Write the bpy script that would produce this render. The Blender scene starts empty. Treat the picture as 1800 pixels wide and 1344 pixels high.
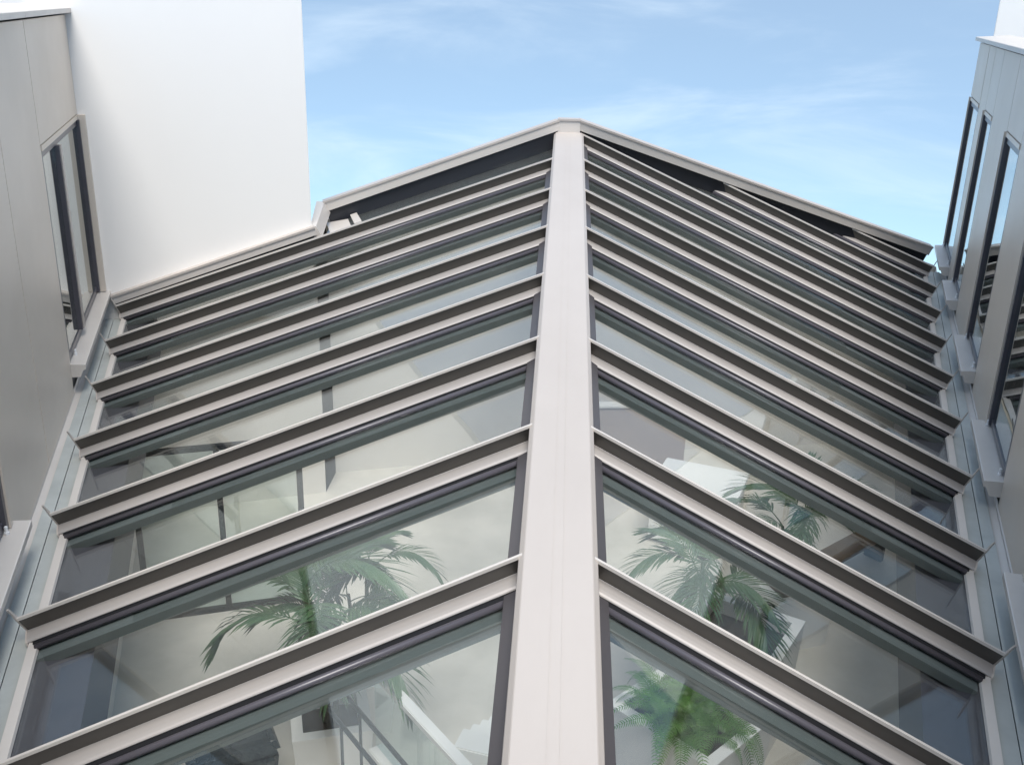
import bpy, bmesh, math, random
from mathutils import Vector, Matrix
random.seed(7)
V = Vector
S = 1.5                      # metres per survey unit
H = 7.2                      # camera height above the indoor floor
scene = bpy.context.scene
col = scene.collection

# ------------------------------------------------------------------ camera
cam_d = bpy.data.cameras.new('camera')
cam = bpy.data.objects.new('camera', cam_d); col.objects.link(cam)
cam_d.sensor_width = 36.0
cam_d.lens = 36.0 * 1762.46 / 1800.0
cam_d.clip_start = 0.05; cam_d.clip_end = 2000
yaw, pitch, roll = -0.044421, 0.360231, 0.026872
fw = V((math.sin(yaw) * math.cos(pitch), math.cos(yaw) * math.cos(pitch), -math.sin(pitch)))
rt = V((math.cos(yaw), -math.sin(yaw), 0)); up = rt.cross(fw)
r2 = rt * math.cos(roll) + up * math.sin(roll); u2 = up * math.cos(roll) - rt * math.sin(roll)
cam.matrix_world = Matrix(((r2.x, u2.x, -fw.x, 0), (r2.y, u2.y, -fw.y, 0), (r2.z, u2.z, -fw.z, H), (0, 0, 0, 1)))
scene.camera = cam

# ------------------------------------------------------------------ sky
SUN_EL, SUN_AZ = math.radians(64), math.radians(168)      # azimuth from +Y towards +X
world = bpy.data.worlds.new('World'); scene.world = world
world.use_nodes = True
nt = world.node_tree; N = nt.nodes; Lk = nt.links
for n_ in list(N): N.remove(n_)
def wn(t, **kw):
    n_ = N.new(t)
    for k, v in kw.items(): setattr(n_, k, v)
    return n_
def wmath(op, a, b=None, c=None):
    m_ = wn('ShaderNodeMath', operation=op)
    for i, v in enumerate((a, b, c)):
        if v is None: continue
        if isinstance(v, (int, float)): m_.inputs[i].default_value = v
        else: Lk.new(v, m_.inputs[i])
    return m_.outputs[0]
tc = wn('ShaderNodeTexCoord')
sep = wn('ShaderNodeSeparateXYZ'); Lk.new(tc.outputs['Generated'], sep.inputs[0])
zl = wmath('MAXIMUM', wmath('MULTIPLY_ADD', sep.outputs[2], 1.3, 0.42), 0.03)   # the building stands high: open sky reaches below eye level
cmb = wn('ShaderNodeCombineXYZ')
Lk.new(sep.outputs[0], cmb.inputs[0]); Lk.new(sep.outputs[1], cmb.inputs[1]); Lk.new(zl, cmb.inputs[2])
nrm = wn('ShaderNodeVectorMath', operation='NORMALIZE'); Lk.new(cmb.outputs[0], nrm.inputs[0])
sky = wn('ShaderNodeTexSky', sky_type='NISHITA', sun_disc=False)
sky.sun_elevation = SUN_EL; sky.sun_rotation = SUN_AZ
sky.altitude = 200; sky.air_density = 1.0; sky.dust_density = 0.5; sky.ozone_density = 1.2
Lk.new(nrm.outputs[0], sky.inputs[0])
# thin cirrus veil with streaks
mp = wn('ShaderNodeMapping'); mp.inputs['Scale'].default_value = (2.2, 2.2, 9.0); mp.inputs['Rotation'].default_value = (0.10, -0.14, 0.3)
Lk.new(tc.outputs['Generated'], mp.inputs[0])
no = wn('ShaderNodeTexNoise'); no.inputs['Scale'].default_value = 1.6; no.inputs['Detail'].default_value = 9; no.inputs['Roughness'].default_value = 0.56
no.inputs['Distortion'].default_value = 0.5
Lk.new(mp.outputs[0], no.inputs['Vector'])
cr = wn('ShaderNodeMapRange', interpolation_type='SMOOTHSTEP'); Lk.new(no.outputs['Fac'], cr.inputs['Value'])
cr.inputs['From Min'].default_value = 0.46; cr.inputs['From Max'].default_value = 0.80
cr.inputs['To Min'].default_value = 0.20; cr.inputs['To Max'].default_value = 0.50
mx = wn('ShaderNodeMix', data_type='RGBA'); Lk.new(cr.outputs[0], mx.inputs['Factor'])
tn = wn('ShaderNodeMix', data_type='RGBA', blend_type='MULTIPLY'); tn.inputs['Factor'].default_value = 1.0
Lk.new(sky.outputs[0], tn.inputs['A']); tn.inputs['B'].default_value = (0.87, 1.03, 1.02, 1)
Lk.new(tn.outputs['Result'], mx.inputs['A']); mx.inputs['B'].default_value = (5.6, 6.3, 6.8, 1)
# far ground haze well below the horizon
gr_ = wn('ShaderNodeMapRange', interpolation_type='SMOOTHSTEP'); Lk.new(sep.outputs[2], gr_.inputs['Value'])
gr_.inputs['From Min'].default_value = -0.30; gr_.inputs['From Max'].default_value = -0.48
mg = wn('ShaderNodeMix', data_type='RGBA'); Lk.new(gr_.outputs[0], mg.inputs['Factor'])
Lk.new(mx.outputs['Result'], mg.inputs['A']); mg.inputs['B'].default_value = (1.1, 1.05, 1.0, 1)
bg = wn('ShaderNodeBackground'); bg.inputs['Strength'].default_value = 0.085
Lk.new(mg.outputs['Result'], bg.inputs['Color'])
wo = wn('ShaderNodeOutputWorld'); Lk.new(bg.outputs[0], wo.inputs[0])

# ------------------------------------------------------------------ sun (veiled)
sd = bpy.data.lights.new('sun', 'SUN'); sd.energy = 2.0; sd.angle = math.radians(30); sd.color = (1.0, 0.955, 0.90)
so = bpy.data.objects.new('sun', sd); col.objects.link(so)
sdir = V((math.sin(SUN_AZ) * math.cos(SUN_EL), math.cos(SUN_AZ) * math.cos(SUN_EL), math.sin(SUN_EL)))
so.rotation_euler = sdir.to_track_quat('Z', 'Y').to_euler(); so.location = (0, 0, 40)

vs = scene.view_settings
vs.view_transform = 'Standard'; vs.look = 'None'; vs.exposure = 1.2; vs.gamma = 1.0; vs.use_curve_mapping = False
cy = scene.cycles
cy.max_bounces = 8; cy.transparent_max_bounces = 24; cy.glossy_bounces = 4; cy.diffuse_bounces = 4; cy.adaptive_threshold = 0.02
cy.use_denoising = True; cy.caustics_reflective = False; cy.caustics_refractive = False; cy.sample_clamp_indirect = 6.0

# ------------------------------------------------------------------ materials
def mat(name, base=(.5, .5, .5), rough=.5, metal=0.0, spec=.5, noise=None, bump=None, coat=0.0):
    """noise=(scale xyz, detail, amount, second colour); bump=(scale, strength)"""
    m = bpy.data.materials.new(name); m.use_nodes = True
    t = m.node_tree; b = t.nodes['Principled BSDF']
    b.inputs['Base Color'].default_value = (*base, 1); b.inputs['Roughness'].default_value = rough
    b.inputs['Metallic'].default_value = metal; b.inputs['Specular IOR Level'].default_value = spec
    b.inputs['Coat Weight'].default_value = coat
    g = t.nodes.new('ShaderNodeNewGeometry')
    if noise:
        sc, det, amt, c2 = noise
        mp_ = t.nodes.new('ShaderNodeMapping'); mp_.inputs['Scale'].default_value = sc
        t.links.new(g.outputs['Position'], mp_.inputs[0])
        n1 = t.nodes.new('ShaderNodeTexNoise'); n1.inputs['Scale'].default_value = 1; n1.inputs['Detail'].default_value = det
        n1.inputs['Roughness'].default_value = .6
        t.links.new(mp_.outputs[0], n1.inputs['Vector'])
        mr = t.nodes.new('ShaderNodeMapRange'); mr.inputs['From Min'].default_value = .3; mr.inputs['From Max'].default_value = .7
        mr.inputs['To Max'].default_value = amt
        t.links.new(n1.outputs['Fac'], mr.inputs['Value'])
        mi = t.nodes.new('ShaderNodeMix'); mi.data_type = 'RGBA'
        mi.inputs['A'].default_value = (*base, 1); mi.inputs['B'].default_value = (*c2, 1)
        t.links.new(mr.outputs[0], mi.inputs['Factor']); t.links.new(mi.outputs['Result'], b.inputs['Base Color'])
        rr = t.nodes.new('ShaderNodeMapRange'); rr.inputs['To Min'].default_value = rough * .8; rr.inputs['To Max'].default_value = min(1, rough * 1.2)
        t.links.new(n1.outputs['Fac'], rr.inputs['Value']); t.links.new(rr.outputs[0], b.inputs['Roughness'])
    if bump:
        n2 = t.nodes.new('ShaderNodeTexNoise'); n2.inputs['Scale'].default_value = bump[0]; n2.inputs['Detail'].default_value = 4
        t.links.new(g.outputs['Position'], n2.inputs['Vector'])
        bp = t.nodes.new('ShaderNodeBump'); bp.inputs['Strength'].default_value = bump[1]; bp.inputs['Distance'].default_value = .01
        t.links.new(n2.outputs['Fac'], bp.inputs['Height']); t.links.new(bp.outputs[0], b.inputs['Normal'])
    return m

def glass_mat(name, tint, f0, rough=0.0, body=None):
    """thin sheet: each face passes light straight through and mirrors more towards grazing"""
    m = bpy.data.materials.new(name); m.use_nodes = True
    t = m.node_tree
    for n_ in list(t.nodes): t.nodes.remove(n_)
    g = t.nodes.new('ShaderNodeNewGeometry')
    d = t.nodes.new('ShaderNodeVectorMath'); d.operation = 'DOT_PRODUCT'
    t.links.new(g.outputs['Incoming'], d.inputs[0]); t.links.new(g.outputs['Normal'], d.inputs[1])
    def mth(op, a, b_=None):
        x = t.nodes.new('ShaderNodeMath'); x.operation = op
        for i, v in enumerate((a, b_)):
            if v is None: continue
            if isinstance(v, (int, float)): x.inputs[i].default_value = v
            else: t.links.new(v, x.inputs[i])
        return x.outputs[0]
    c = mth('ABSOLUTE', d.outputs['Value'])
    p5 = mth('POWER', mth('SUBTRACT', 1.0, c), 5.0)
    F = mth('ADD', mth('MULTIPLY', p5, 1 - f0), f0)
    gl_ = t.nodes.new('ShaderNodeBsdfGlossy'); gl_.inputs['Roughness'].default_value = rough; gl_.inputs['Color'].default_value = (.97, 1, .99, 1)
    nz = t.nodes.new('ShaderNodeTexNoise'); nz.inputs['Scale'].default_value = .9; nz.inputs['Detail'].default_value = 1
    t.links.new(g.outputs['Position'], nz.inputs['Vector'])
    bp = t.nodes.new('ShaderNodeBump'); bp.inputs['Strength'].default_value = .05; bp.inputs['Distance'].default_value = .05
    t.links.new(nz.outputs['Fac'], bp.inputs['Height']); t.links.new(bp.outputs[0], gl_.inputs['Normal'])
    if body is None:
        tr = t.nodes.new('ShaderNodeBsdfTransparent'); tr.inputs['Color'].default_value = (*tint, 1)
    else:
        tr = t.nodes.new('ShaderNodeBsdfTransparent'); tr.inputs['Color'].default_value = (*tint, 1)
    mx_ = t.nodes.new('ShaderNodeMixShader'); t.links.new(F, mx_.inputs[0])
    t.links.new(tr.outputs[0], mx_.inputs[1]); t.links.new(gl_.outputs[0], mx_.inputs[2])
    df = t.nodes.new('ShaderNodeBsdfDiffuse'); df.inputs['Color'].default_value = (.62, .60, .56, 1)
    dn = t.nodes.new('ShaderNodeTexNoise'); dn.inputs['Scale'].default_value = 3.2; dn.inputs['Detail'].default_value = 8; dn.inputs['Roughness'].default_value = .7
    t.links.new(g.outputs['Position'], dn.inputs['Vector'])
    dr = t.nodes.new('ShaderNodeMapRange'); dr.inputs['From Min'].default_value = .45; dr.inputs['From Max'].default_value = .85; dr.inputs['To Max'].default_value = .022
    t.links.new(dn.outputs['Fac'], dr.inputs['Value'])
    md = t.nodes.new('ShaderNodeMixShader'); t.links.new(dr.outputs[0], md.inputs[0])
    t.links.new(mx_.outputs[0], md.inputs[1]); t.links.new(df.outputs[0], md.inputs[2])
    o = t.nodes.new('ShaderNodeOutputMaterial'); t.links.new(md.outputs[0], o.inputs[0])
    return m

M = {}
M['alu'] = mat('champagne_aluminium', (.525, .475, .435), .42, .15, noise=((1.2, .5, 1.2), 7, .8, (.465, .42, .385)))
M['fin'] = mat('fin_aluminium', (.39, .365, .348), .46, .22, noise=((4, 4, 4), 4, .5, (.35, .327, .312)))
M['fin_shade'] = mat('fin_face_shade', (.088, .080, .070), .42, .1, noise=((5, 5, 5), 4, .5, (.074, .067, .059)))  # shade on the fin fronts put into a dark colour, no separate metal
M['panel'] = mat('facade_panel', (.72, .635, .545), .40, .18, noise=((.7, .7, .9), 4, .8, (.65, .57, .485)))
M['lightalu'] = mat('light_aluminium', (.64, .595, .55), .42, .2, noise=((3, 3, 3), 5, .5, (.58, .535, .49)))
M['trimdark'] = mat('dark_trim', (.12, .11, .115), .4, .5)
M['rubber'] = mat('black_gasket', (.012, .012, .014), .38, 0)
M['roll'] = mat('gasket_roll', (.08, .075, .088), .30, 0)
M['steel'] = mat('rafter_steel', (.12, .142, .14), .5, .0)
M['eave'] = mat('eave_lining', (.085, .083, .10), .5, 0.1)
M['black'] = mat('dark_board', (.016, .017, .022), .35, .0)
M['zinc'] = mat('gutter_sheet', (.53, .555, .535), .40, .2, noise=((1.6, 1.6, 1.6), 6, .9, (.38, .40, .385)))
M['render'] = mat('white_render', (.86, .84, .81), .85, noise=((.5, .5, .35), 5, .5, (.825, .805, .775)), bump=(120, .06))
M['concrete'] = mat('concrete', (.74, .695, .63), .5, noise=((.9, .9, .9), 8, 1.0, (.52, .495, .44)), bump=(40, .08))
M['plaster'] = mat('indoor_plaster', (.78, .745, .70), .8, noise=((.6, .6, .6), 5, .6, (.70, .68, .65)))
M['rose'] = mat('rose_plaster', (.56, .47, .42), .8, noise=((.6, .6, .6), 5, .6, (.50, .41, .36)))
M['white'] = mat('white_lacquer', (.88, .87, .85), .4, noise=((2, 2, 2), 3, .4, (.83, .82, .80)))
M['soil'] = mat('soil', (.035, .026, .02), .95, noise=((20, 20, 20), 6, 1, (.07, .055, .04)), bump=(60, .8))
M['palm'] = mat('palm_leaf', (.045, .115, .05), .42, noise=((5, 5, 5), 3, .8, (.09, .16, .06)))
M['fern'] = mat('fern_leaf', (.07, .18, .035), .45, noise=((7, 7, 7), 3, .9, (.13, .27, .05)))
M['stem'] = mat('palm_stem', (.12, .13, .05), .6, noise=((12, 12, 12), 4, .8, (.07, .06, .03)))
M['rail'] = mat('black_rail', (.02, .022, .022), .4, .3)
M['wood'] = mat('brown_timber', (.16, .10, .05), .5, noise=((2, 14, 14), 5, .8, (.10, .06, .03)))
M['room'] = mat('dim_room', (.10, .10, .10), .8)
M['bolt'] = mat('white_nylon', (.78, .78, .78), .3)
M['bin'] = mat('dark_plastic', (.035, .045, .05), .28, noise=((9, 9, 9), 3, .5, (.05, .06, .065)))
M['glass'] = glass_mat('roof_glass', (.953, .963, .958), .08)
M['wglass'] = glass_mat('window_glass', (.55, .60, .59), .42)
M['iglass'] = glass_mat('balustrade_glass', (.90, .955, .95), .05)

# ------------------------------------------------------------------ helpers
def link(name, me, m, parent=None, smooth=False):
    o = bpy.data.objects.new(name, me); col.objects.link(o)
    if m is not None and not me.materials: me.materials.append(m)
    if smooth:
        for p in me.polygons: p.use_smooth = True
    if parent is not None: o.parent = parent
    return o
def raw(verts, faces, name='mesh'):
    me = bpy.data.meshes.new(name); me.from_pydata([tuple(v) for v in verts], [], faces); me.validate()
    bm = bmesh.new(); bm.from_mesh(me); bmesh.ops.recalc_face_normals(bm, faces=bm.faces); bm.to_mesh(me); bm.free()
    return me
BOXF = [(0, 1, 2, 3), (7, 6, 5, 4), (0, 4, 5, 1), (1, 5, 6, 2), (2, 6, 7, 3), (3, 7, 4, 0)]
class MB:
    def __init__(s): s.v = []; s.f = []
    def add(s, v, f):
        k = len(s.v); s.v += [V(x) for x in v]; s.f += [tuple(i + k for i in q) for q in f]; return s
    def box8(s, v): return s.add(v, BOXF)
    def prism(s, a, b):
        n = len(a)
        return s.add(list(a) + list(b), [tuple(range(n)), tuple(reversed(range(n, 2 * n)))] + [(i, (i + 1) % n, n + (i + 1) % n, n + i) for i in range(n)])
    def tube(s, pts, rad, k=8):
        rings = []
        for i, p in enumerate(pts):
            a = V(pts[max(i - 1, 0)]); b = V(pts[min(i + 1, len(pts) - 1)]); d = (b - a).normalized()
            x = d.orthogonal().normalized(); y = d.cross(x)
            r_ = rad[i] if isinstance(rad, (list, tuple)) else rad
            rings.append([V(p) + (x * math.cos(t * 2 * math.pi / k) + y * math.sin(t * 2 * math.pi / k)) * r_ for t in range(k)])
        v = [q for r_ in rings for q in r_]; f = []
        for i in range(len(rings) - 1):
            for j in range(k): f.append((i * k + j, i * k + (j + 1) % k, (i + 1) * k + (j + 1) % k, (i + 1) * k + j))
        f.append(tuple(range(k))); f.append(tuple(range((len(rings) - 1) * k, len(rings) * k)))
        return s.add(v, f)
    def build(s, name, m, parent=None, smooth=False, bevel=0.0):
        me = raw(s.v, s.f, name)
        if bevel:
            bm = bmesh.new(); bm.from_mesh(me)
            ed = [e for e in bm.edges if len(e.link_faces) == 2 and e.calc_face_angle(0) > .6]
            bmesh.ops.bevel(bm, geom=ed, offset=bevel, segments=2, affect='EDGES', clamp_overlap=True)
            bm.to_mesh(me); bm.free()
        return link(name, me, m, parent, smooth)
def empty(name, loc=(0, 0, 0)):
    o = bpy.data.objects.new(name, None); col.objects.link(o); o.location = loc; o.empty_display_size = .3
    return o
def tag(o, label=None, cat=None, group=None, kind=None):
    if label: o['label'] = label
    if cat: o['category'] = cat
    if group: o['group'] = group
    if kind or cat: o['kind'] = kind or 'thing'
    return o
def P(x, y, z): return V((x * S, y * S, z * S + H))      # survey units -> metres

# ------------------------------------------------------------------ survey of the roof (fin-top lines)
RIDGE0 = P(.0454, 3.311, -1.9388); RSTEP = V((0, 1.0121, .1032 * 1.0121)) * S; RW = .225
L0 = P(-1.9909, 2.6974, -2.5795); LSTEP = V((-.3170, .9396, 0)) * S
R0 = P(1.7009, 2.7983, -2.5252); RSTEP2 = V((.2587, .8878, 0)) * S
gl = LSTEP.normalized(); gr = RSTEP2.normalized()
ol = V((-gl.y, gl.x, 0)); orr = V((gr.y, -gr.x, 0))
rd = RSTEP.normalized()
nl = gl.cross(rd); nl = (nl if nl.z > 0 else -nl).normalized()
nr = gr.cross(rd); nr = (nr if nr.z > 0 else -nr).normalized()
GV = -.188       # glass surface below the fin-top plane
def ridge(k, side): return RIDGE0 + RSTEP * k + V((side * RW, 0, 0))
def eave(k, side): return (L0 + LSTEP * k) if side < 0 else (R0 + RSTEP2 * k)
GLA, GLB = P(-.0625, 10.4011, -1.0888), P(-2.32, 9.665, -1.857)
GRA, GRB = P(.1494, 10.4088, -1.0831), P(4.1278, 11.2026, -2.4107)

def sweep(mb, a, b, n, prof):
    c = (b - a).normalized(); uu = n.cross(c).normalized()
    if uu.y > 0: uu = -uu
    mb.prism([a + uu * u_ + n * v_ for u_, v_ in prof], [b + uu * u_ + n * v_ for u_, v_ in prof])
    return mb

# ------------------------------------------------------------------ setting indoors
def slab(name, v, m, kind='structure', parent=None):
    mb = MB(); mb.box8(v); return tag(mb.build(name, m, parent), kind=kind)
def boxpts(x0, x1, y0, y1, z0, z1):
    return [(x0, y0, z0), (x1, y0, z0), (x1, y1, z0), (x0, y1, z0), (x0, y0, z1), (x1, y0, z1), (x1, y1, z1), (x0, y1, z1)]
slab('floor', boxpts(-9, 9, 1.2, 20, -.2, 0), M['concrete'])
ZW = L0.z - .36
def side_wall(name, o0, g, o, m):
    a = o0 + g * -2.6 + o * .05; b = o0 + g * 14.5 + o * .05
    pts = [V((a.x, a.y, 0)), V((b.x, b.y, 0)), V((b.x, b.y, 0)) + o * .15, V((a.x, a.y, 0)) + o * .15]
    slab(name, pts + [p + V((0, 0, ZW)) for p in pts], m)
side_wall('wall_left', L0, gl, ol, M['plaster'])
side_wall('wall_right', R0, gr, orr, M['plaster'])
slab('wall_front', boxpts(-3.2, 3.2, 1.0, 1.18, 0, 3.9), M['plaster'])

# ------------------------------------------------------------------ glass roof
roof = tag(empty('skylight', (RIDGE0.x, RIDGE0.y, 3.3)),
           'glazed roof of clear panes and louvre fins falling from a broad central ridge', 'skylight')
def child(mb, name, m, parent=roof, smooth=False, bevel=0.0):
    o = mb.build(name, m, None, smooth, bevel); o.parent = parent
    if parent.type == 'EMPTY': o.matrix_parent_inverse = Matrix.Translation(-V(parent.location))
    return o

# ridge cap: folded sheet, flat top with turned sides
A, B = RIDGE0 - RSTEP * 1.6, RIDGE0 + RSTEP * 6.985
rn = V((1, 0, 0)).cross(rd).normalized()
mb = MB()
half = [(.225, -.26), (.225, -.020), (.222, -.010), (.196, .018), (.190, .022), (.182, .023), (.03, .026)]
prof = [(-x, y) for x, y in half[::-1]][::-1] + half[::-1]
mb.prism([A + V((x, 0, 0)) + rn * y for x, y in prof], [B + V((x, 0, 0)) + rn * y for x, y in prof])
rc = child(mb, 'ridge_cap', M['alu'])
for x in (-.030, .028):
    mb = MB(); q = [(x - .003, .0255), (x + .003, .0255), (x + .003, .0285), (x - .003, .0285)]
    mb.prism([A + V((a_, 0, 0)) + rn * b_ for a_, b_ in q], [B + V((a_, 0, 0)) + rn * b_ for a_, b_ in q])
    child(mb, 'seam', M['alu'], rc)
mb = MB(); q = [(-.20, -.34), (.20, -.34), (.20, -.75), (-.20, -.75)]
mb.prism([A + V((a_, 0, 0)) + rn * b_ for a_, b_ in q], [B + V((a_, 0, 0)) + rn * b_ for a_, b_ in q])
child(mb, 'ridge_beam', M['steel'])

FIN = [(.006, -.004), (.004, .004), (-.006, .004), (-.056, -.124), (-.060, -.170), (.050, -.170), (.054, -.163), (.050, -.156), (.038, -.149), (.018, -.142), (-.006, -.1365), (-.030, -.1325), (-.042, -.130), (-.0455, -.126)]
def fin(a, b, n, side, with_end=True):
    c = (b - a).normalized(); uu = n.cross(c).normalized()
    if uu.y > 0: uu = -uu
    a2 = a
    f = child(sweep(MB(), a2, b, n, FIN), 'louvre_fin', M['fin'])
    child(sweep(MB(), a2, b - c * .002, n, [(.0055, -.005), (.0085, -.005), (-.0425, -.1265), (-.0450, -.1255)]), 'face_shade', M['fin_shade'], f)  # thin dark layer added to carry the shade of the fin's overhanging front
    # bright folded lip along the top of the fin
    lip = [(.012, -.010), (.012, .010), (-.008, .010), (-.008, .006), (.008, .0055), (.008, -.010)]
    child(sweep(MB(), a2, b, n, lip), 'top_lip', M['lightalu'], f)
    if with_end:
        front = [(.050, .110), (.026, .058), (.014, .008), (-.026, -.092), (-.036, -.120), (.000, -.130), (.040, -.142), (.060, -.160), (.064, -.182)]
        back = [(.034, .114), (.002, .060), (-.024, .004), (-.062, -.100), (-.072, -.118), (-.074, -.134), (-.074, -.152), (-.070, -.168), (-.05, -.182)]
        mb = MB(); q = front + back[::-1]
        mb.prism([b + uu * x + n * y for x, y in q], [b + c * .011 + uu * x + n * y for x, y in q])
        child(mb, 'end_plate', M['alu'], f)
    child(sweep(MB(), a2, b - c * .03, n, [(.01, -.171), (.01, GV + .002), (.088, GV + .002), (.084, -.178), (.048, -.171)]), 'gasket', M['rubber'])
    mb = MB(); mb.tube([a2 + uu * .108 + n * (GV + .004), b - c * .05 + uu * .108 + n * (GV + .002)], .021, 14)
    child(mb, 'gasket_roll', M['roll'], smooth=True)
    rf = [(.21, GV - .030), (.21, GV - .095), (-.02, GV - .095), (-.02, GV - .030)]
    child(sweep(MB(), a2, b - c * .06, n, rf), 'rafter', M['steel'])
    return f
SIDES = ((-1, nl, gl, ol), (1, nr, gr, orr))
fins = {}
for side, n, g, o in SIDES:
    for k in range(-1, 7 if side < 0 else 8):
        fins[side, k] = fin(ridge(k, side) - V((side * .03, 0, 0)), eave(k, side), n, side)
# two short fins that start from the sloping end flashing
S8, S9 = P(1.6587, 10.764, -1.6878), P(3.0306, 11.0891, -2.1403)
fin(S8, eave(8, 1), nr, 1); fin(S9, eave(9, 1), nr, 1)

def pane(poly, n):
    t_ = [random.uniform(-.003, .003) for _ in range(3)]
    top = [p + n * (GV + t_[i % 3] * .6) for i, p in enumerate(poly)]
    mb = MB(); mb.prism(top, [p - n * .014 for p in top]); return child(mb, 'glass_pane', M['glass'])
def inset(k, side, o): return eave(k, side) - o * .068
for side, n, g, o in SIDES:
    last = 6 if side < 0 else 7
    for k in range(-1, last):
        r0, r1 = ridge(k, side), ridge(k + 1, side)
        e0, e1 = inset(k, side, o), inset(k + 1, side, o)
        gap = rd * .006
        pane([r0 + gap, r1 - gap, e1 - gap, e0 + gap], n)
        # dark angle trim against the ridge
        a_ = r0 + rd * .02 - V((0, 0, .0)); b_ = r1 - rd * .17; xs = V((side, 0, 0)); xs = (xs - n * xs.dot(n)).normalized()
        a_ = a_ + xs * .03; b_ = b_ + xs * .03
        mb = MB(); mb.box8([a_ + n * (GV + .002), a_ + xs * .088 + n * (GV + .002), b_ + xs * .088 + n * (GV + .002), b_ + n * (GV + .002),
                            a_ + n * (GV + .075), a_ + xs * .085 + n * (GV + .050), b_ + xs * .085 + n * (GV + .050), b_ + n * (GV + .075)])
        child(mb, 'ridge_trim', M['trimdark'])
        # pale edge trim along the eave
        a_ = eave(k, side) + g * .03; b_ = eave(k + 1, side) - g * .02
        mb = MB(); mb.box8([a_ - o * .066 + n * GV, a_ + n * GV, b_ + n * GV, b_ - o * .066 + n * GV,
                            a_ - o * .064 + n * (GV + .022), a_ - o * .004 + n * (GV + .020), b_ - o * .004 + n * (GV + .020), b_ - o * .064 + n * (GV + .022)])
        child(mb, 'edge_trim', M['lightalu'])
pane([ridge(6, -1), GLA + V((-.12, .02, 0)) - nl * .15, GLB - nl * .15, eave(6, -1).lerp(ridge(6, -1), .42)], nl)
pane([ridge(7, 1), GRA + V((.1, .02, 0)) - nr * .15, S8, eave(8, 1) - orr * .068, eave(7, 1) - orr * .068], nr)
pane([S8 + rd * .01, S9, eave(9, 1) - orr * .068, eave(8, 1) - orr * .068 + rd * .01], nr)
pane([S9 + rd * .01, GRB - nr * .15 - orr * .15, eave(9, 1) - orr * .068 + rd * .01], nr)
for k in (7, 8):
    a_ = eave(k, 1) + gr * .03; b_ = eave(k + 1, 1) - gr * .02; o = orr; n = nr
    mb = MB(); mb.box8([a_ - o * .066 + n * GV, a_ + n * GV, b_ + n * GV, b_ - o * .066 + n * GV,
                        a_ - o * .064 + n * (GV + .022), a_ - o * .004 + n * (GV + .020), b_ - o * .004 + n * (GV + .020), b_ - o * .064 + n * (GV + .022)])
    child(mb, 'edge_trim', M['lightalu'])
# closing wall indoors below the far end
def end_wall(pts):
    mb = MB()
    for a_, b_ in zip(pts[:-1], pts[1:]):
        a0, b0 = V((a_.x, a_.y, 0)), V((b_.x, b_.y, 0))
        mb.box8([a0, b0, b0 + V((0, .2, 0)), a0 + V((0, .2, 0)), a_, b_, b_ + V((0, .2, 0)), a_ + V((0, .2, 0))])
    return tag(mb.build('wall_back', M['plaster']), kind='structure')
dz = V((0, .10, -.27))
end_wall([P(-4.1, 8.5, -2.55) + V((0, .1, -.4)), P(-2.32, 9.2, -1.86) + dz, GLB + dz, GLA + dz, GRA + dz, GRB + dz + V((.2, .06, -.1))])
# eave beams under the glass
for side, n, g, o in SIDES:
    e0, e1 = eave(-1.5, side), eave(6.2 if side < 0 else 9.3, side)
    mb = MB()
    q = [(-.03, GV - .03), (-.40, GV - .03), (-.34, GV - .42), (-.03, GV - .42)]
    mb.prism([e0 + o * x + n * y for x, y in q], [e1 + o * x + n * y for x, y in q])
    child(mb, 'eave_beam', M['eave'])
# end flashing: folded pale sheet over a dark board
def flashing(a, b, n, hi=.0, h=.125):
    fl = child(sweep(MB(), a, b, n, [(.05, hi), (.05, hi - h), (.035, hi - h), (.035, hi - .02), (-.10, hi - .02), (-.10, hi)]), 'end_flashing', M['lightalu'])
    child(sweep(MB(), a, b, n, [(.064, hi + .001), (.064, hi + .030), (-.09, hi + .030), (-.09, hi + .001)]), 'drip_edge', M['alu'], fl)
    return fl
apexL, apexR = GLA.copy(), GRA.copy()
flashing(apexL, GLB, nl); flashing(apexR, GRB, nr)
child(sweep(MB(), apexL + V((.11, 0, 0)), GLB, nl, [(.0, -.03), (.0, GV - .15), (-.06, GV - .15), (-.06, -.03)]), 'end_board', M['black'])
child(sweep(MB(), apexR - V((.11, 0, 0)), GRB, nr, [(.0, -.03), (.0, GV - .15), (-.06, GV - .15), (-.06, -.03)]), 'end_board', M['black'])
mb = MB(); ax0, ax1, ay, az = apexL.x - .01, apexR.x + .01, apexL.y - .045, apexL.z
mb.box8([V(p) for p in boxpts(ax0, ax1, ay, ay + .2, az - .34, az + .012)]); child(mb, 'end_flashing', M['lightalu'])
mb = MB(); mb.box8([V(p) for p in boxpts(ax0 - .004, ax1 + .004, ay - .018, ay + .2, az + .013, az + .040)]); child(mb, 'drip_edge', M['alu'])
WC = P(-2.285, 9.033, -1.963); WL = P(-3.975, 8.493, -2.536)
fwd = V((0, -.06, 0))
flashing(WC + fwd + V((.05, .02, 0)), WL + fwd, nl, .0, .09)
child(sweep(MB(), WC + fwd, WL + fwd, nl, [(.0, -.03), (.0, GV - .1), (-.05, GV - .1), (-.05, -.03)]), 'end_board', M['black'])
mb = MB(); a_, b_ = GLB, WC + fwd + V((.05, .02, 0))
mb.box8([a_ + V((-.10, 0, -.14)), a_ + V((.10, 0, -.14)), b_ + V((.10, 0, -.13)), b_ + V((-.06, 0, -.13)),
         a_ + V((-.10, 0, .02)), a_ + V((.02, 0, .02)), b_ + V((.02, 0, .02)), b_ + V((-.06, 0, .02))])
child(mb, 'end_flashing', M['lightalu'])
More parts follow.
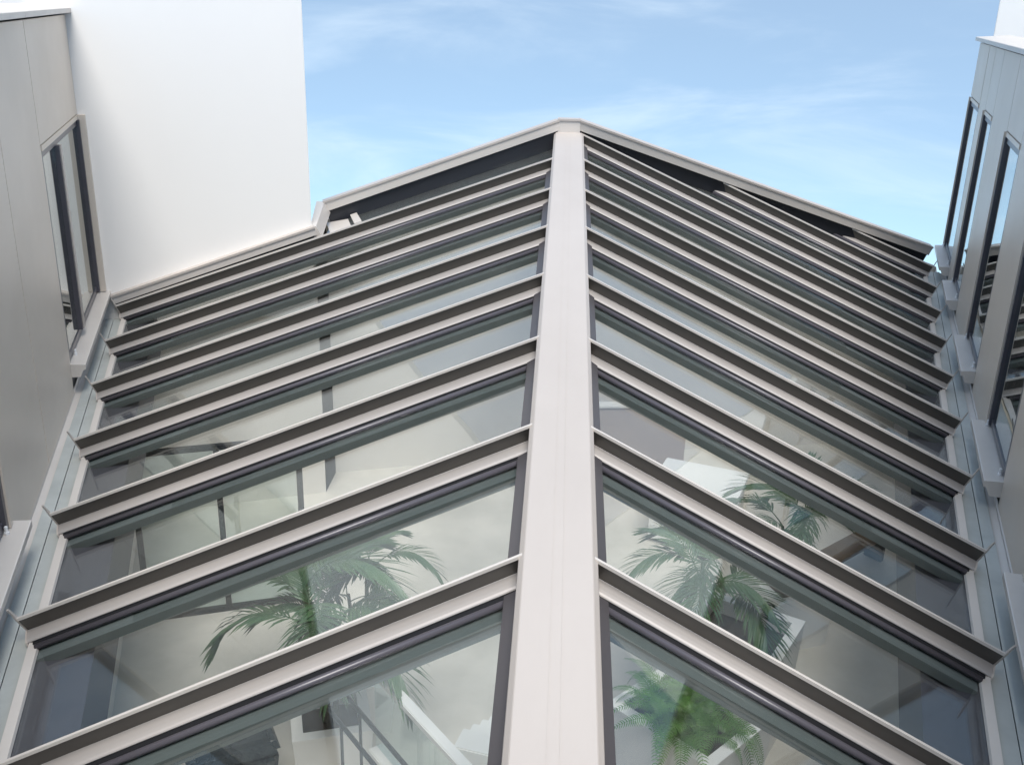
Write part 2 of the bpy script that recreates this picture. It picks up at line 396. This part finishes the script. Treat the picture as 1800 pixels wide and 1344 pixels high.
b0, b1, b2, b3 = P(-2.064, 9.713, -1.993), P(-2.004, 9.74, -1.974), P(-1.880, 9.356, -1.974), P(-1.945, 9.329, -1.995)
mb = MB(); mb.box8([p + nl * .006 for p in (b0, b1, b2, b3)] + [p + nl * .03 for p in (b0, b1, b2, b3)]); child(mb, 'flashing_bracket', M['lightalu'])
g0, g1, g2, g3 = P(-2.303, 9.697, -2.068), P(-2.075, 9.64, -2.01), P(-1.985, 9.35, -2.01), P(-2.17, 9.276, -2.071)
mb = MB(); mb.prism([p + nl * .004 for p in (g0, g1, g2, g3)], [p + nl * .014 for p in (g0, g1, g2, g3)]); child(mb, 'corner_plate', M['lightalu'])

# ------------------------------------------------------------------ gutters
def gutter(side, g, o, k1, label):
    e = eave(-1.6, side); f = eave(k1, side)
    zt = L0.z if side < 0 else R0.z
    root = tag(empty('eave_gutter', (e.x, e.y, zt - .25)), label, 'gutter', 'metal gutters along the eaves')
    def strip(name, m, o0, z0, o1, z1, th=.012, a=e, b=f):
        mb = MB(); mb.box8([V((a.x, a.y, zt)) + o * o0 + V((0, 0, z0 - th)), V((a.x, a.y, zt)) + o * o1 + V((0, 0, z1 - th)),
                            V((b.x, b.y, zt)) + o * o1 + V((0, 0, z1 - th)), V((b.x, b.y, zt)) + o * o0 + V((0, 0, z0 - th)),
                            V((a.x, a.y, zt)) + o * o0 + V((0, 0, z0)), V((a.x, a.y, zt)) + o * o1 + V((0, 0, z1)),
                            V((b.x, b.y, zt)) + o * o1 + V((0, 0, z1)), V((b.x, b.y, zt)) + o * o0 + V((0, 0, z0))])
        return child(mb, name, m, root)
    strip('inner_sheet', M['zinc'], -.050, -.196, .050, -.200)
    strip('outer_sheet', M['zinc'], .057, -.200, .150, -.194)
    strip('gutter_channel', M['rubber'], .02, -.23, .09, -.23)
    strip('upstand', M['lightalu'], .152, -.215, .215, -.200, .06)
    strip('wall_flashing', M['lightalu'], .216, -.175, .232, -.165, .09)
gutter(-1, gl, ol, 6.05, 'blue grey gutter below the left facade beside the roof edge')
gutter(1, gr, orr, 9.35, 'blue grey gutter below the right facade beside the roof edge')

# ------------------------------------------------------------------ clad facades either side
def facade(side, g, o, off, label, s_far, panels, wins, ztop, s_near):
    F0 = (L0 if side < 0 else R0) + o * (off * S); F0 = V((F0.x, F0.y, 0))
    root = tag(empty('clad_facade', (F0.x, F0.y, 3.3)), label, 'facade')
    Z = lambda z: z * S + H
    def fb(mb, s0, s1, o0, o1, z0, z1):
        q = [(s0, o0), (s1, o0), (s1, o1), (s0, o1)]
        mb.box8([F0 + g * a + o * b + V((0, 0, z0)) for a, b in q] + [F0 + g * a + o * b + V((0, 0, z1)) for a, b in q]); return mb
    J = .007
    for s0, s1, z0, z1 in panels:
        mb = fb(MB(), s0 * S + J, s1 * S - J, 0, .03, Z(z0) + J, Z(z1) - J)
        child(mb, 'panel', M['panel'], root, bevel=.004)
    # backing wall behind the cladding, in strips around the openings
    zb = Z(-2.74)
    ws = sorted(wins); cur = s_near
    mb = MB()
    for w in ws:
        if w[0] > cur: fb(mb, cur * S, w[0] * S - .002, .034, .30, zb, Z(ztop) - .01)
        fb(mb, w[0] * S + .002, w[1] * S - .002, .034, .30, Z(w[3]) + .002, Z(ztop) - .01)
        fb(mb, w[0] * S + .002, w[1] * S - .002, .034, .30, zb, Z(w[2]) - .10)
        cur = w[1]
    fb(mb, cur * S, s_far * S - .01, .034, .30, zb, Z(ztop) - .01)
    child(mb, 'backing_wall', M['trimdark'], root)
    # the dim room behind
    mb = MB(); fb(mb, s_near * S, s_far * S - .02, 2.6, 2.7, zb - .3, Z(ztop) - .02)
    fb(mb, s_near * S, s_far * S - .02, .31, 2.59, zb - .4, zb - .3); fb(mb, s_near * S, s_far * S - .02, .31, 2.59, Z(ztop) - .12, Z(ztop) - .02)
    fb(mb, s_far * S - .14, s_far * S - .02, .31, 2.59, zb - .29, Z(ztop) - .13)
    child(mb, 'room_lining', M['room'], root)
    for w in ws:
        s0, s1, z0, z1 = w[0] * S, w[1] * S, Z(w[2]), Z(w[3]); mulls = w[4]
        cw = .05; cf = w[5] * S; rec = w[6]; mb = MB()       # casing lining the opening
        fb(mb, s0, s0 + cw * .4, .002, .15, z0, z1); fb(mb, s1 - cf, s1, w[7], .15, z0, z1)
        fb(mb, s0 + cw * .4 + .001, s1 - cf - .001, -.012, .15, z1 - cw, z1)
        win = child(mb, 'window', M['panel'], root)
        mb = MB(); fw_ = .065    # dark sash
        a, b, c_, d = s0 + cw * .4 + .003, s1 - cf - .003, z0 + .02, z1 - cw - .004
        fb(mb, a, a + fw_, .004, .115, c_, d)
        fb(mb, b - fw_, b, rec, .115, c_, d)
        for q in ( (a + fw_, b - fw_, c_, c_ + fw_), (a + fw_, b - fw_, d - fw_, d)):
            fb(mb, q[0], q[1], .004, .115, q[2], q[3])
        child(mb, 'sash', M['roll'], win)
        edges = [a + fw_] + [m_ * S for m_ in mulls] + [b - fw_]
        for m_ in mulls:
            mb = fb(MB(), m_ * S - .06, m_ * S + .05, -.034, .11, c_ + fw_, d - fw_); child(mb, 'mullion', M['roll'], win)
            mb = fb(MB(), m_ * S - .020, m_ * S + .085, -.046, -.035, c_ + fw_, d - fw_); child(mb, 'mullion_cover', M['alu'], win)
        for i in range(len(edges) - 1):
            e0 = edges[i] + (.09 if i else 0); e1 = edges[i + 1] - (.065 if i < len(edges) - 2 else 0)
            mb = fb(MB(), e0, e1, .014, .026, c_ + fw_, d - fw_); child(mb, 'pane', M['wglass'], win)
        # projecting sill with a folded nose
        sa, sb = s0 - .02, s1 + .05
        sp = [(-.150, -.028), (-.150, .0), (-.142, .004), (.07, .022), (.07, -.13), (-.006, -.13), (-.006, -.034), (-.15, -.034)]
        sp = [(-.150, -.05), (-.150, .0), (-.142, .004), (.07, .022), (.07, -.13), (-.09, -.13), (-.125, -.055)]
        mb = MB(); zz = z0 - .02
        mb.prism([F0 + g * sa + o * x + V((0, 0, zz + y)) for x, y in sp], [F0 + g * sb + o * x + V((0, 0, zz + y)) for x, y in sp])
        child(mb, 'sill', M['lightalu'], win)
        for t_ in (.10, .90):
            ss = sa + (sb - sa) * t_; c0 = F0 + g * ss + o * -.018 + V((0, 0, zz + .014))
            mb = MB(); mb.tube([c0, c0 + V((0, 0, .020)), c0 + V((0, 0, .022)), c0 + V((0, 0, .060)), c0 + V((0, 0, .066))], [.020, .020, .014, .014, .009], 6)
            child(mb, 'bolt', M['bolt'], win)
    # coping: two lengths with a joint
    cs = [s_near * S, s_far * S * .62, s_far * S + .10]
    for i in range(2):
        prof = [(-.075, .02), (-.075, .072), (-.068, .078), (.42, .118), (.42, .02)]
        mb = MB()
        mb.prism([F0 + g * (cs[i] + .003) + o * x + V((0, 0, Z(ztop) + y)) for x, y in prof], [F0 + g * (cs[i + 1] - .003) + o * x + V((0, 0, Z(ztop) + y)) for x, y in prof])
        child(mb, 'coping', M['lightalu'], root)
    return F0, root
zt_L, zt_R = -.165, -.255
facade(-1, gl, ol, .145, 'grey metal clad facade with one tall window beside the tall white wall', 6.34,
       [(2.90, 4.13, -2.715, zt_L), (4.13, 6.34, -.955, zt_L), (1.72, 2.90, -2.715, zt_L), (.35, 1.72, -.955, zt_L), (-1.2, .35, -2.715, zt_L), (-3.4, -1.2, -2.715, zt_L)],
       [(4.13, 6.27, -2.475, -.955, [4.80], .20, -.030, -.095), (.35, 1.72, -2.475, -.955, [], .05, -.02, -.035)], zt_L, -3.4)
facade(1, gr, orr, .15, 'grey metal clad facade with a row of narrow windows on the right', 9.32,
       [(8.16, 9.32, -.82, zt_R), (7.52, 8.14, -2.69, zt_R), (6.76, 7.52, -.82, zt_R), (5.58, 6.76, -2.69, zt_R), (4.66, 5.58, -.82, zt_R), (3.60, 4.66, -2.69, zt_R),
        (2.66, 3.60, -.82, zt_R), (1.55, 2.66, -2.69, zt_R), (.6, 1.55, -.82, zt_R), (-.6, .6, -2.69, zt_R), (-3.4, -.6, -2.69, zt_R)],
       [(8.16, 9.25, -2.475, -.82, [], .05, -.018, -.034), (6.76, 7.52, -2.475, -.82, [], .05, -.018, -.034), (4.66, 5.58, -2.475, -.82, [], .05, -.018, -.034), (2.66, 3.60, -2.475, -.82, [], .05, -.018, -.034), (.6, 1.55, -2.475, -.82, [], .05, -.018, -.034)], zt_R, -3.4)

# ------------------------------------------------------------------ white walls
def vwall(name, a, b, depth_dir, th, z0, z1, label):
    q = [V((a.x, a.y, 0)), V((b.x, b.y, 0)), V((b.x, b.y, 0)) + depth_dir * th, V((a.x, a.y, 0)) + depth_dir * th]
    mb = MB(); mb.box8([p + V((0, 0, z0)) for p in q] + [p + V((0, 0, z1)) for p in q])
    c_ = q[0]; o = mb.build(name, M['render'], None, bevel=.01)
    return tag(o, label, 'wall')
wd = (WC - WL); wd.z = 0; wd.normalize(); back = V((-wd.y, wd.x, 0))
vwall('white_wall', WL - wd * 9, WC, back, .9, 3.0, 15, 'tall blank white rendered wall rising behind the left roof edge')
F0r = R0 + orr * (.15 * S)
a_ = V((F0r.x, F0r.y, 0)) + gr * (11.0 * S) + orr * .40; b_ = V((F0r.x, F0r.y, 0)) + gr * (-3.4 * S) + orr * .40
b_ = a_ + orr * 6
vwall('white_wall', a_, b_, V((.45, .893, 0)), 2.5, 0, 15, 'white rendered block rising behind the right facade coping')

# ------------------------------------------------------------------ planting and fittings indoors
def sub(o, parent, loc=None, rot=None):
    o.parent = parent
    if loc is not None: o.location = loc
    if rot is not None: o.rotation_euler = rot
    return o
def planter(loc, lx, ly, h, rot, label, rim=.10, soil=.16):
    root = tag(empty('planter_box', loc), label, 'planter', 'white planters under the glass roof'); root.rotation_euler.z = rot
    x, y = lx / 2, ly / 2; t = .9
    mb = MB()
    for q in (((-x * t, -y * t), (x * t, -y * t), (x, -y), (-x, -y), 0, 1),):
        pass
    def wall(a, b, ai, bi):
        mb.box8([V((a[0] * t, a[1] * t, 0)), V((b[0] * t, b[1] * t, 0)), V((bi[0] * t, bi[1] * t, 0)), V((ai[0] * t, ai[1] * t, 0)),
                 V((a[0], a[1], h - .03)), V((b[0], b[1], h - .03)), V((bi[0], bi[1], h - .03)), V((ai[0], ai[1], h - .03))])
    c = [(-x, -y), (x, -y), (x, y), (-x, y)]; k = [(-x + rim, -y + rim), (x - rim, -y + rim), (x - rim, y - rim), (-x + rim, y - rim)]
    for i in range(4): wall(c[i], c[(i + 1) % 4], k[i], k[(i + 1) % 4])
    mb.build('box', M['white'], root)
    mb = MB()
    for i in range(4):
        a, b, bi, ai = c[i], c[(i + 1) % 4], k[(i + 1) % 4], k[i]
        e = 1.01
        mb.box8([V((p[0] * e, p[1] * e, h - .028)) for p in (a, b)] + [V((p[0] * .99, p[1] * .99, h - .028)) for p in (bi, ai)] +
                [V((p[0] * e, p[1] * e, h)) for p in (a, b)] + [V((p[0] * .99, p[1] * .99, h)) for p in (bi, ai)])
    mb.build('rim', M['white'], root)
    n_ = 9; vv = []; ff = []
    for i in range(n_):
        for j in range(n_):
            vv.append(((-x + rim) + (lx - 2 * rim) * i / (n_ - 1), (-y + rim) + (ly - 2 * rim) * j / (n_ - 1), h - soil + random.uniform(-.02, .02)))
    for i in range(n_ - 1):
        for j in range(n_ - 1): ff.append((i * n_ + j, (i + 1) * n_ + j, (i + 1) * n_ + j + 1, i * n_ + j + 1))
    me = raw(vv, ff); link('soil', me, M['soil'], root, True)
    return root

def palm_frond_mesh(seed, L=1.25, pairs=24, ll=.46):
    rnd = random.Random(seed); mb = MB(); pts = []
    for i in range(13):
        t = i / 12; x = L * (t - .22 * t ** 3); z = L * (.62 * t - .86 * t * t - .12 * t ** 4) * .8
        pts.append(V((x, 0.03 * math.sin(t * 3 + seed), z)))
    mb.tube(pts, [.011 * (1 - .85 * i / 12) for i in range(13)], 5)
    def at(t):
        f = t * 12; i = min(int(f), 11); return pts[i].lerp(pts[i + 1], f - i), (pts[i + 1] - pts[i]).normalized()
    for i in range(pairs):
        t = .22 + .76 * i / (pairs - 1); p, d = at(t)
        l = ll * (math.sin(math.pi * min(1, (t - .08) * .98)) ** .6 * .9 + .18) * rnd.uniform(.88, 1.08)
        for s_ in (-1, 1):
            sw = math.radians(58 - 36 * t + rnd.uniform(-5, 5))
            dirv = (d * math.cos(sw) + V((0, s_, .15)) * math.sin(sw)).normalized()
            w = .020 * rnd.uniform(.85, 1.15); sd_ = V((0, 0, 1)).cross(dirv).normalized()
            droop = rnd.uniform(.20, .42)
            a = p; m1 = p + dirv * l * .35 - V((0, 0, droop * l * .10)); m2 = p + dirv * l * .7 - V((0, 0, droop * l * .42)); e = p + dirv * l * .96 - V((0, 0, droop * l * .95))
            k = V((0, 0, w * .35))
            mb.add([a - sd_ * w * .3, a + sd_ * w * .3, m1 + sd_ * w, m1 + k, m1 - sd_ * w, m2 + sd_ * w * .8, m2 + k, m2 - sd_ * w * .8, e],
                   [(0, 3, 4), (0, 1, 3), (1, 2, 3), (3, 2, 5, 6), (4, 3, 6, 7), (6, 5, 8), (7, 6, 8)])
    me = bpy.data.meshes.new('frond'); me.from_pydata([tuple(v) for v in mb.v], [], mb.f); me.validate()
    me.materials.append(M['palm'])
    return me
PF = [palm_frond_mesh(i, 1.15 + .12 * i) for i in range(3)]
def palm(loc, h, nf, label, sc=1.0, seed=0, lean=(0, 0)):
    rnd = random.Random(seed)
    root = tag(empty('palm_plant', loc), label, 'palm', 'potted palms under the glass roof')
    stems = 3
    for i in range(stems):
        a = i * 2.1 + seed; bx = V((.06 * math.cos(a), .06 * math.sin(a), 0)); tx = V((.16 * math.cos(a) + lean[0], .16 * math.sin(a) + lean[1], h * (1 - .12 * i)))
        mb = MB(); mb.tube([bx, bx.lerp(tx, .4) + V((0, 0, .03)), tx], [.035, .026, .018], 7)
        mb.build('stem', M['stem'], root, True)
        for j in range(nf // stems):
            me = PF[rnd.randrange(3)]
            o = bpy.data.objects.new('frond', me); col.objects.link(o)
            sub(o, root, tx - V((0, 0, .05 * j)), (rnd.uniform(-.15, .15), rnd.uniform(-.85, -.05), j * 2 * math.pi / (nf // stems) + rnd.uniform(-.35, .35) + i))
            k = sc * rnd.uniform(.8, 1.1); o.scale = (k, k, k)
    return root
def fern_frond_mesh(seed, L=.50):
    rnd = random.Random(seed + 50); mb = MB(); pts = []
    for i in range(11):
        t = i / 10; pts.append(V((L * (t - .3 * t ** 3), .02 * math.sin(3 * t + seed), L * (.75 * t - 1.15 * t * t))))
    mb.tube(pts, [.005 * (1 - .8 * i / 10) for i in range(11)], 4)
    for i in range(30):
        t = .06 + .93 * i / 29; f = t * 10; q = min(int(f), 9); p = pts[q].lerp(pts[q + 1], f - q); d = (pts[q + 1] - pts[q]).normalized()
        l = .085 * (1 - t) ** .55 * min(1, .45 + t * 3) + .012
        for s_ in (-1, 1):
            dv = (V((0, s_, 0)) + d * .38 + V((0, 0, rnd.uniform(-.22, .05)))).normalized(); w = d * .0046
            m_ = p + dv * l * .55; e = p + dv * l - V((0, 0, l * .22))
            mb.add([p - w * .7, p + w * .7, m_ + w * .9, m_ - w * .9, e], [(0, 1, 2, 3), (3, 2, 4)])
    me = bpy.data.meshes.new('fern_frond'); me.from_pydata([tuple(v) for v in mb.v], [], mb.f); me.validate(); me.materials.append(M['fern'])
    return me
FF = [fern_frond_mesh(i, .42 + .06 * i) for i in range(3)]
def fern(loc, n_, label, sc=1.22, seed=3, spread=.36):
    rnd = random.Random(seed); root = tag(empty('fern_plant', loc), label, 'fern')
    for i in range(n_):
        a = i * 2.399; r_ = spread * math.sqrt(rnd.random())
        o = bpy.data.objects.new('frond', FF[i % 3]); col.objects.link(o)
        sub(o, root, (r_ * math.cos(a), r_ * math.sin(a), rnd.uniform(0, .10)), (rnd.uniform(-.3, .3), rnd.uniform(-1.15, .15), rnd.uniform(0, 6.283)))
        k = sc * rnd.uniform(.75, 1.15); o.scale = (k, k, k)
    return root
planter((1.36, 7.53, 0), 1.14, .96, 1.27, math.atan2(-.69, .73), 'white planter filled with a bushy green fern, beside the ridge')
fern((1.30, 7.46, 1.17), 84, 'bushy bright green fern spilling over its white planter')
pr = math.atan2(-.87, -.48)
planter((1.95, 8.70, 0), 1.15, 1.05, 1.34, pr, 'deep white planter with dark soil holding the right hand palm')
palm((1.62, 8.68, 1.19), .95, 12, 'dark green palm growing from the deep white planter', .78, 2)
planter((2.95, 10.7, 0), .8, .8, .75, .4, 'low white planter under the palm farthest back on the right')
palm((2.95, 10.7, .6), 1.15, 12, 'light green palm farthest back on the right', .72, 5)
planter((-2.05, 7.95, 0), .75, .75, .70, .3, 'low white planter under the large left hand palm')
palm((-2.05, 7.95, .55), 1.50, 15, 'large green palm under the left roof slope', .90, 9, (-.05, -.05))
planter((-1.85, 8.75, 0), .6, .6, .6, .1, 'small white planter under the smaller palm behind the large left hand palm')
palm((-1.85, 8.75, .46), 1.45, 9, 'smaller pale green palm just behind the large left hand palm', .66, 12)

# dark rounded container
root = tag(empty('waste_container', (-2.85, 7.35, 0)), 'dark grey plastic container with a rounded lid near the left palm', 'container'); root.rotation_euler.z = .5
mb = MB(); mb.box8([V(p) for p in [(-.32, -.26, .04), (.32, -.26, .04), (.32, .26, .04), (-.32, .26, .04), (-.40, -.32, .74), (.40, -.32, .74), (.40, .32, .74), (-.40, .32, .74)]])
mb.build('body', M['bin'], root, bevel=.05)
mb = MB(); mb.box8([V(p) for p in [(-.43, -.35, .745), (.43, -.35, .745), (.43, .35, .745), (-.43, .35, .745), (-.36, -.28, .90), (.36, -.28, .90), (.36, .28, .90), (-.36, .28, .90)]])
mb.build('lid', M['bin'], root, bevel=.045)
for sx in (-1, 1):
    mb = MB(); mb.tube([V((sx * .26, -.18, .05)), V((sx * .26, .18, .05))], .05, 12); mb.build('wheel', M['rail'], root)

# white ramp wall with glass balustrade and black rails
A0, B0 = V((-1.50, 7.45, 0)), V((-.30, 5.95, 0)); dd = (B0 - A0).normalized(); nn = V((-dd.y, dd.x, 0)); LL = (B0 - A0).length
bal = tag(empty('balustrade', A0), 'glass balustrade with a white cap rail and black handrails, left of the ridge', 'balustrade')
def bbox(name, m, a, b, o0, o1, z0, z1, parent=bal, bv=0.0):
    q = [dd * a + nn * o0, dd * b + nn * o0, dd * b + nn * o1, dd * a + nn * o1]
    mb = MB(); mb.box8([p + V((0, 0, z0)) for p in q] + [p + V((0, 0, z1)) for p in q]); return mb.build(name, m, parent, bevel=bv)
bbox('base_wall', M['white'], 0, LL, -.09, .09, 0, .75, bv=.01)
for i in range(2):
    bbox('glass_panel', M['iglass'], LL * i / 2 + .01, LL * (i + 1) / 2 - .01, -.008, .008, .76, 1.55)
bbox('cap_rail', M['white'], -.02, LL + .02, -.05, .05, 1.555, 1.62, bv=.008)
for o_, z_ in ((-.30, 1.45), (-.48, 1.40)):
    mb = MB(); mb.tube([dd * .05 + nn * o_ + V((0, 0, z_)), dd * (LL * .66) + nn * o_ + V((0, 0, z_)), dd * (LL * .70) + nn * (o_ - .03) + V((0, 0, z_ - .04)), dd * (LL * .70) + nn * (o_ - .16) + V((0, 0, z_ - .10)), dd * (LL * .74) + nn * (o_ - .17) + V((0, 0, z_ - .22))], .021, 10)
    h_ = mb.build('handrail', M['rail'], bal, True)
    for t_ in (.15, .6):
        mb = MB(); mb.tube([dd * (LL * t_) + nn * o_ + V((0, 0, 0)), dd * (LL * t_) + nn * o_ + V((0, 0, z_))], .014, 8); mb.build('post', M['rail'], h_)
# white steps
st = tag(empty('staircase', (-.75, 7.55, 0)), 'white stair of four treads beside the glass balustrade', 'stairs'); st.rotation_euler.z = -.25
for i in range(4):
    mb = MB(); y0 = i * .29; z1 = .68 - .17 * i
    mb.box8([V(p) for p in [(-.05, y0, 0), (.75, y0, 0), (.75, y0 + .288, 0), (-.05, y0 + .288, 0), (-.05, y0, z1), (.75, y0, z1), (.75, y0 + .288, z1), (-.05, y0 + .288, z1)]])
    mb.build('tread', M['white'], st, bevel=.012)

# low furniture and a framed partition farther in
def solid(name, x0, x1, y0, y1, z0, z1, m, label, cat, rz=0.0, parts=()):
    root = tag(empty(name, ((x0 + x1) / 2, (y0 + y1) / 2, 0)), label, cat); root.rotation_euler.z = rz
    hx, hy = (x1 - x0) / 2, (y1 - y0) / 2
    for nm, q, mm in parts:
        mb = MB(); mb.box8([V(p) for p in boxpts(*q)]); mb.build(nm, mm, root, bevel=.008)
    return root
solid('display_counter', 1.55, 2.75, 12.6, 13.6, 0, .9, M['white'], 'white counter standing under the right roof slope', 'counter', -.35,
      [('body', (-.58, .58, -.48, .48, .06, .86), M['white']), ('top', (-.62, .62, -.52, .52, .865, .905), M['white']), ('plinth', (-.52, .52, -.42, .42, 0, .058), M['rail'])])
solid('partition_wall', .3, 2.0, 14.4, 14.6, 0, 1.5, M['rose'], 'low rose plastered wall far back right of the ridge', 'wall', .12,
      [('panel', (-.95, .95, -.08, .08, 0, 1.42), M['rose']), ('cap', (-.97, .97, -.10, .10, 1.422, 1.46), M['plaster'])])
solid('timber_bench', 3.3, 4.9, 12.0, 12.4, 0, .45, M['wood'], 'brown timber bench on the floor under the right slope', 'bench', .75,
      [('seat', (-.85, .85, -.17, .17, .40, .45), M['wood']), ('leg', (-.75, -.68, -.14, .14, 0, .398), M['rail']), ('leg', (.68, .75, -.14, .14, 0, .398), M['rail'])])
pt = tag(empty('glass_partition', (-3.95, 10.6, 0)), 'black framed glass partition standing under the left slope', 'partition'); pt.rotation_euler.z = .35
for x_ in (-.95, 0, .95):
    mb = MB(); mb.box8([V(p) for p in boxpts(x_ - .035, x_ + .035, -.035, .035, 0, 2.2)]); mb.build('post', M['rail'], pt)
for z_ in (.03, 2.235):
    mb = MB(); mb.box8([V(p) for p in boxpts(-.985, .985, -.036, .036, z_ - .03, z_ + .03)]); mb.build('rail', M['rail'], pt)
for x_ in (-.475, .475):
    mb = MB(); mb.box8([V(p) for p in boxpts(x_ - .435, x_ + .435, -.006, .006, .065, 2.2)]); mb.build('pane', M['iglass'], pt)
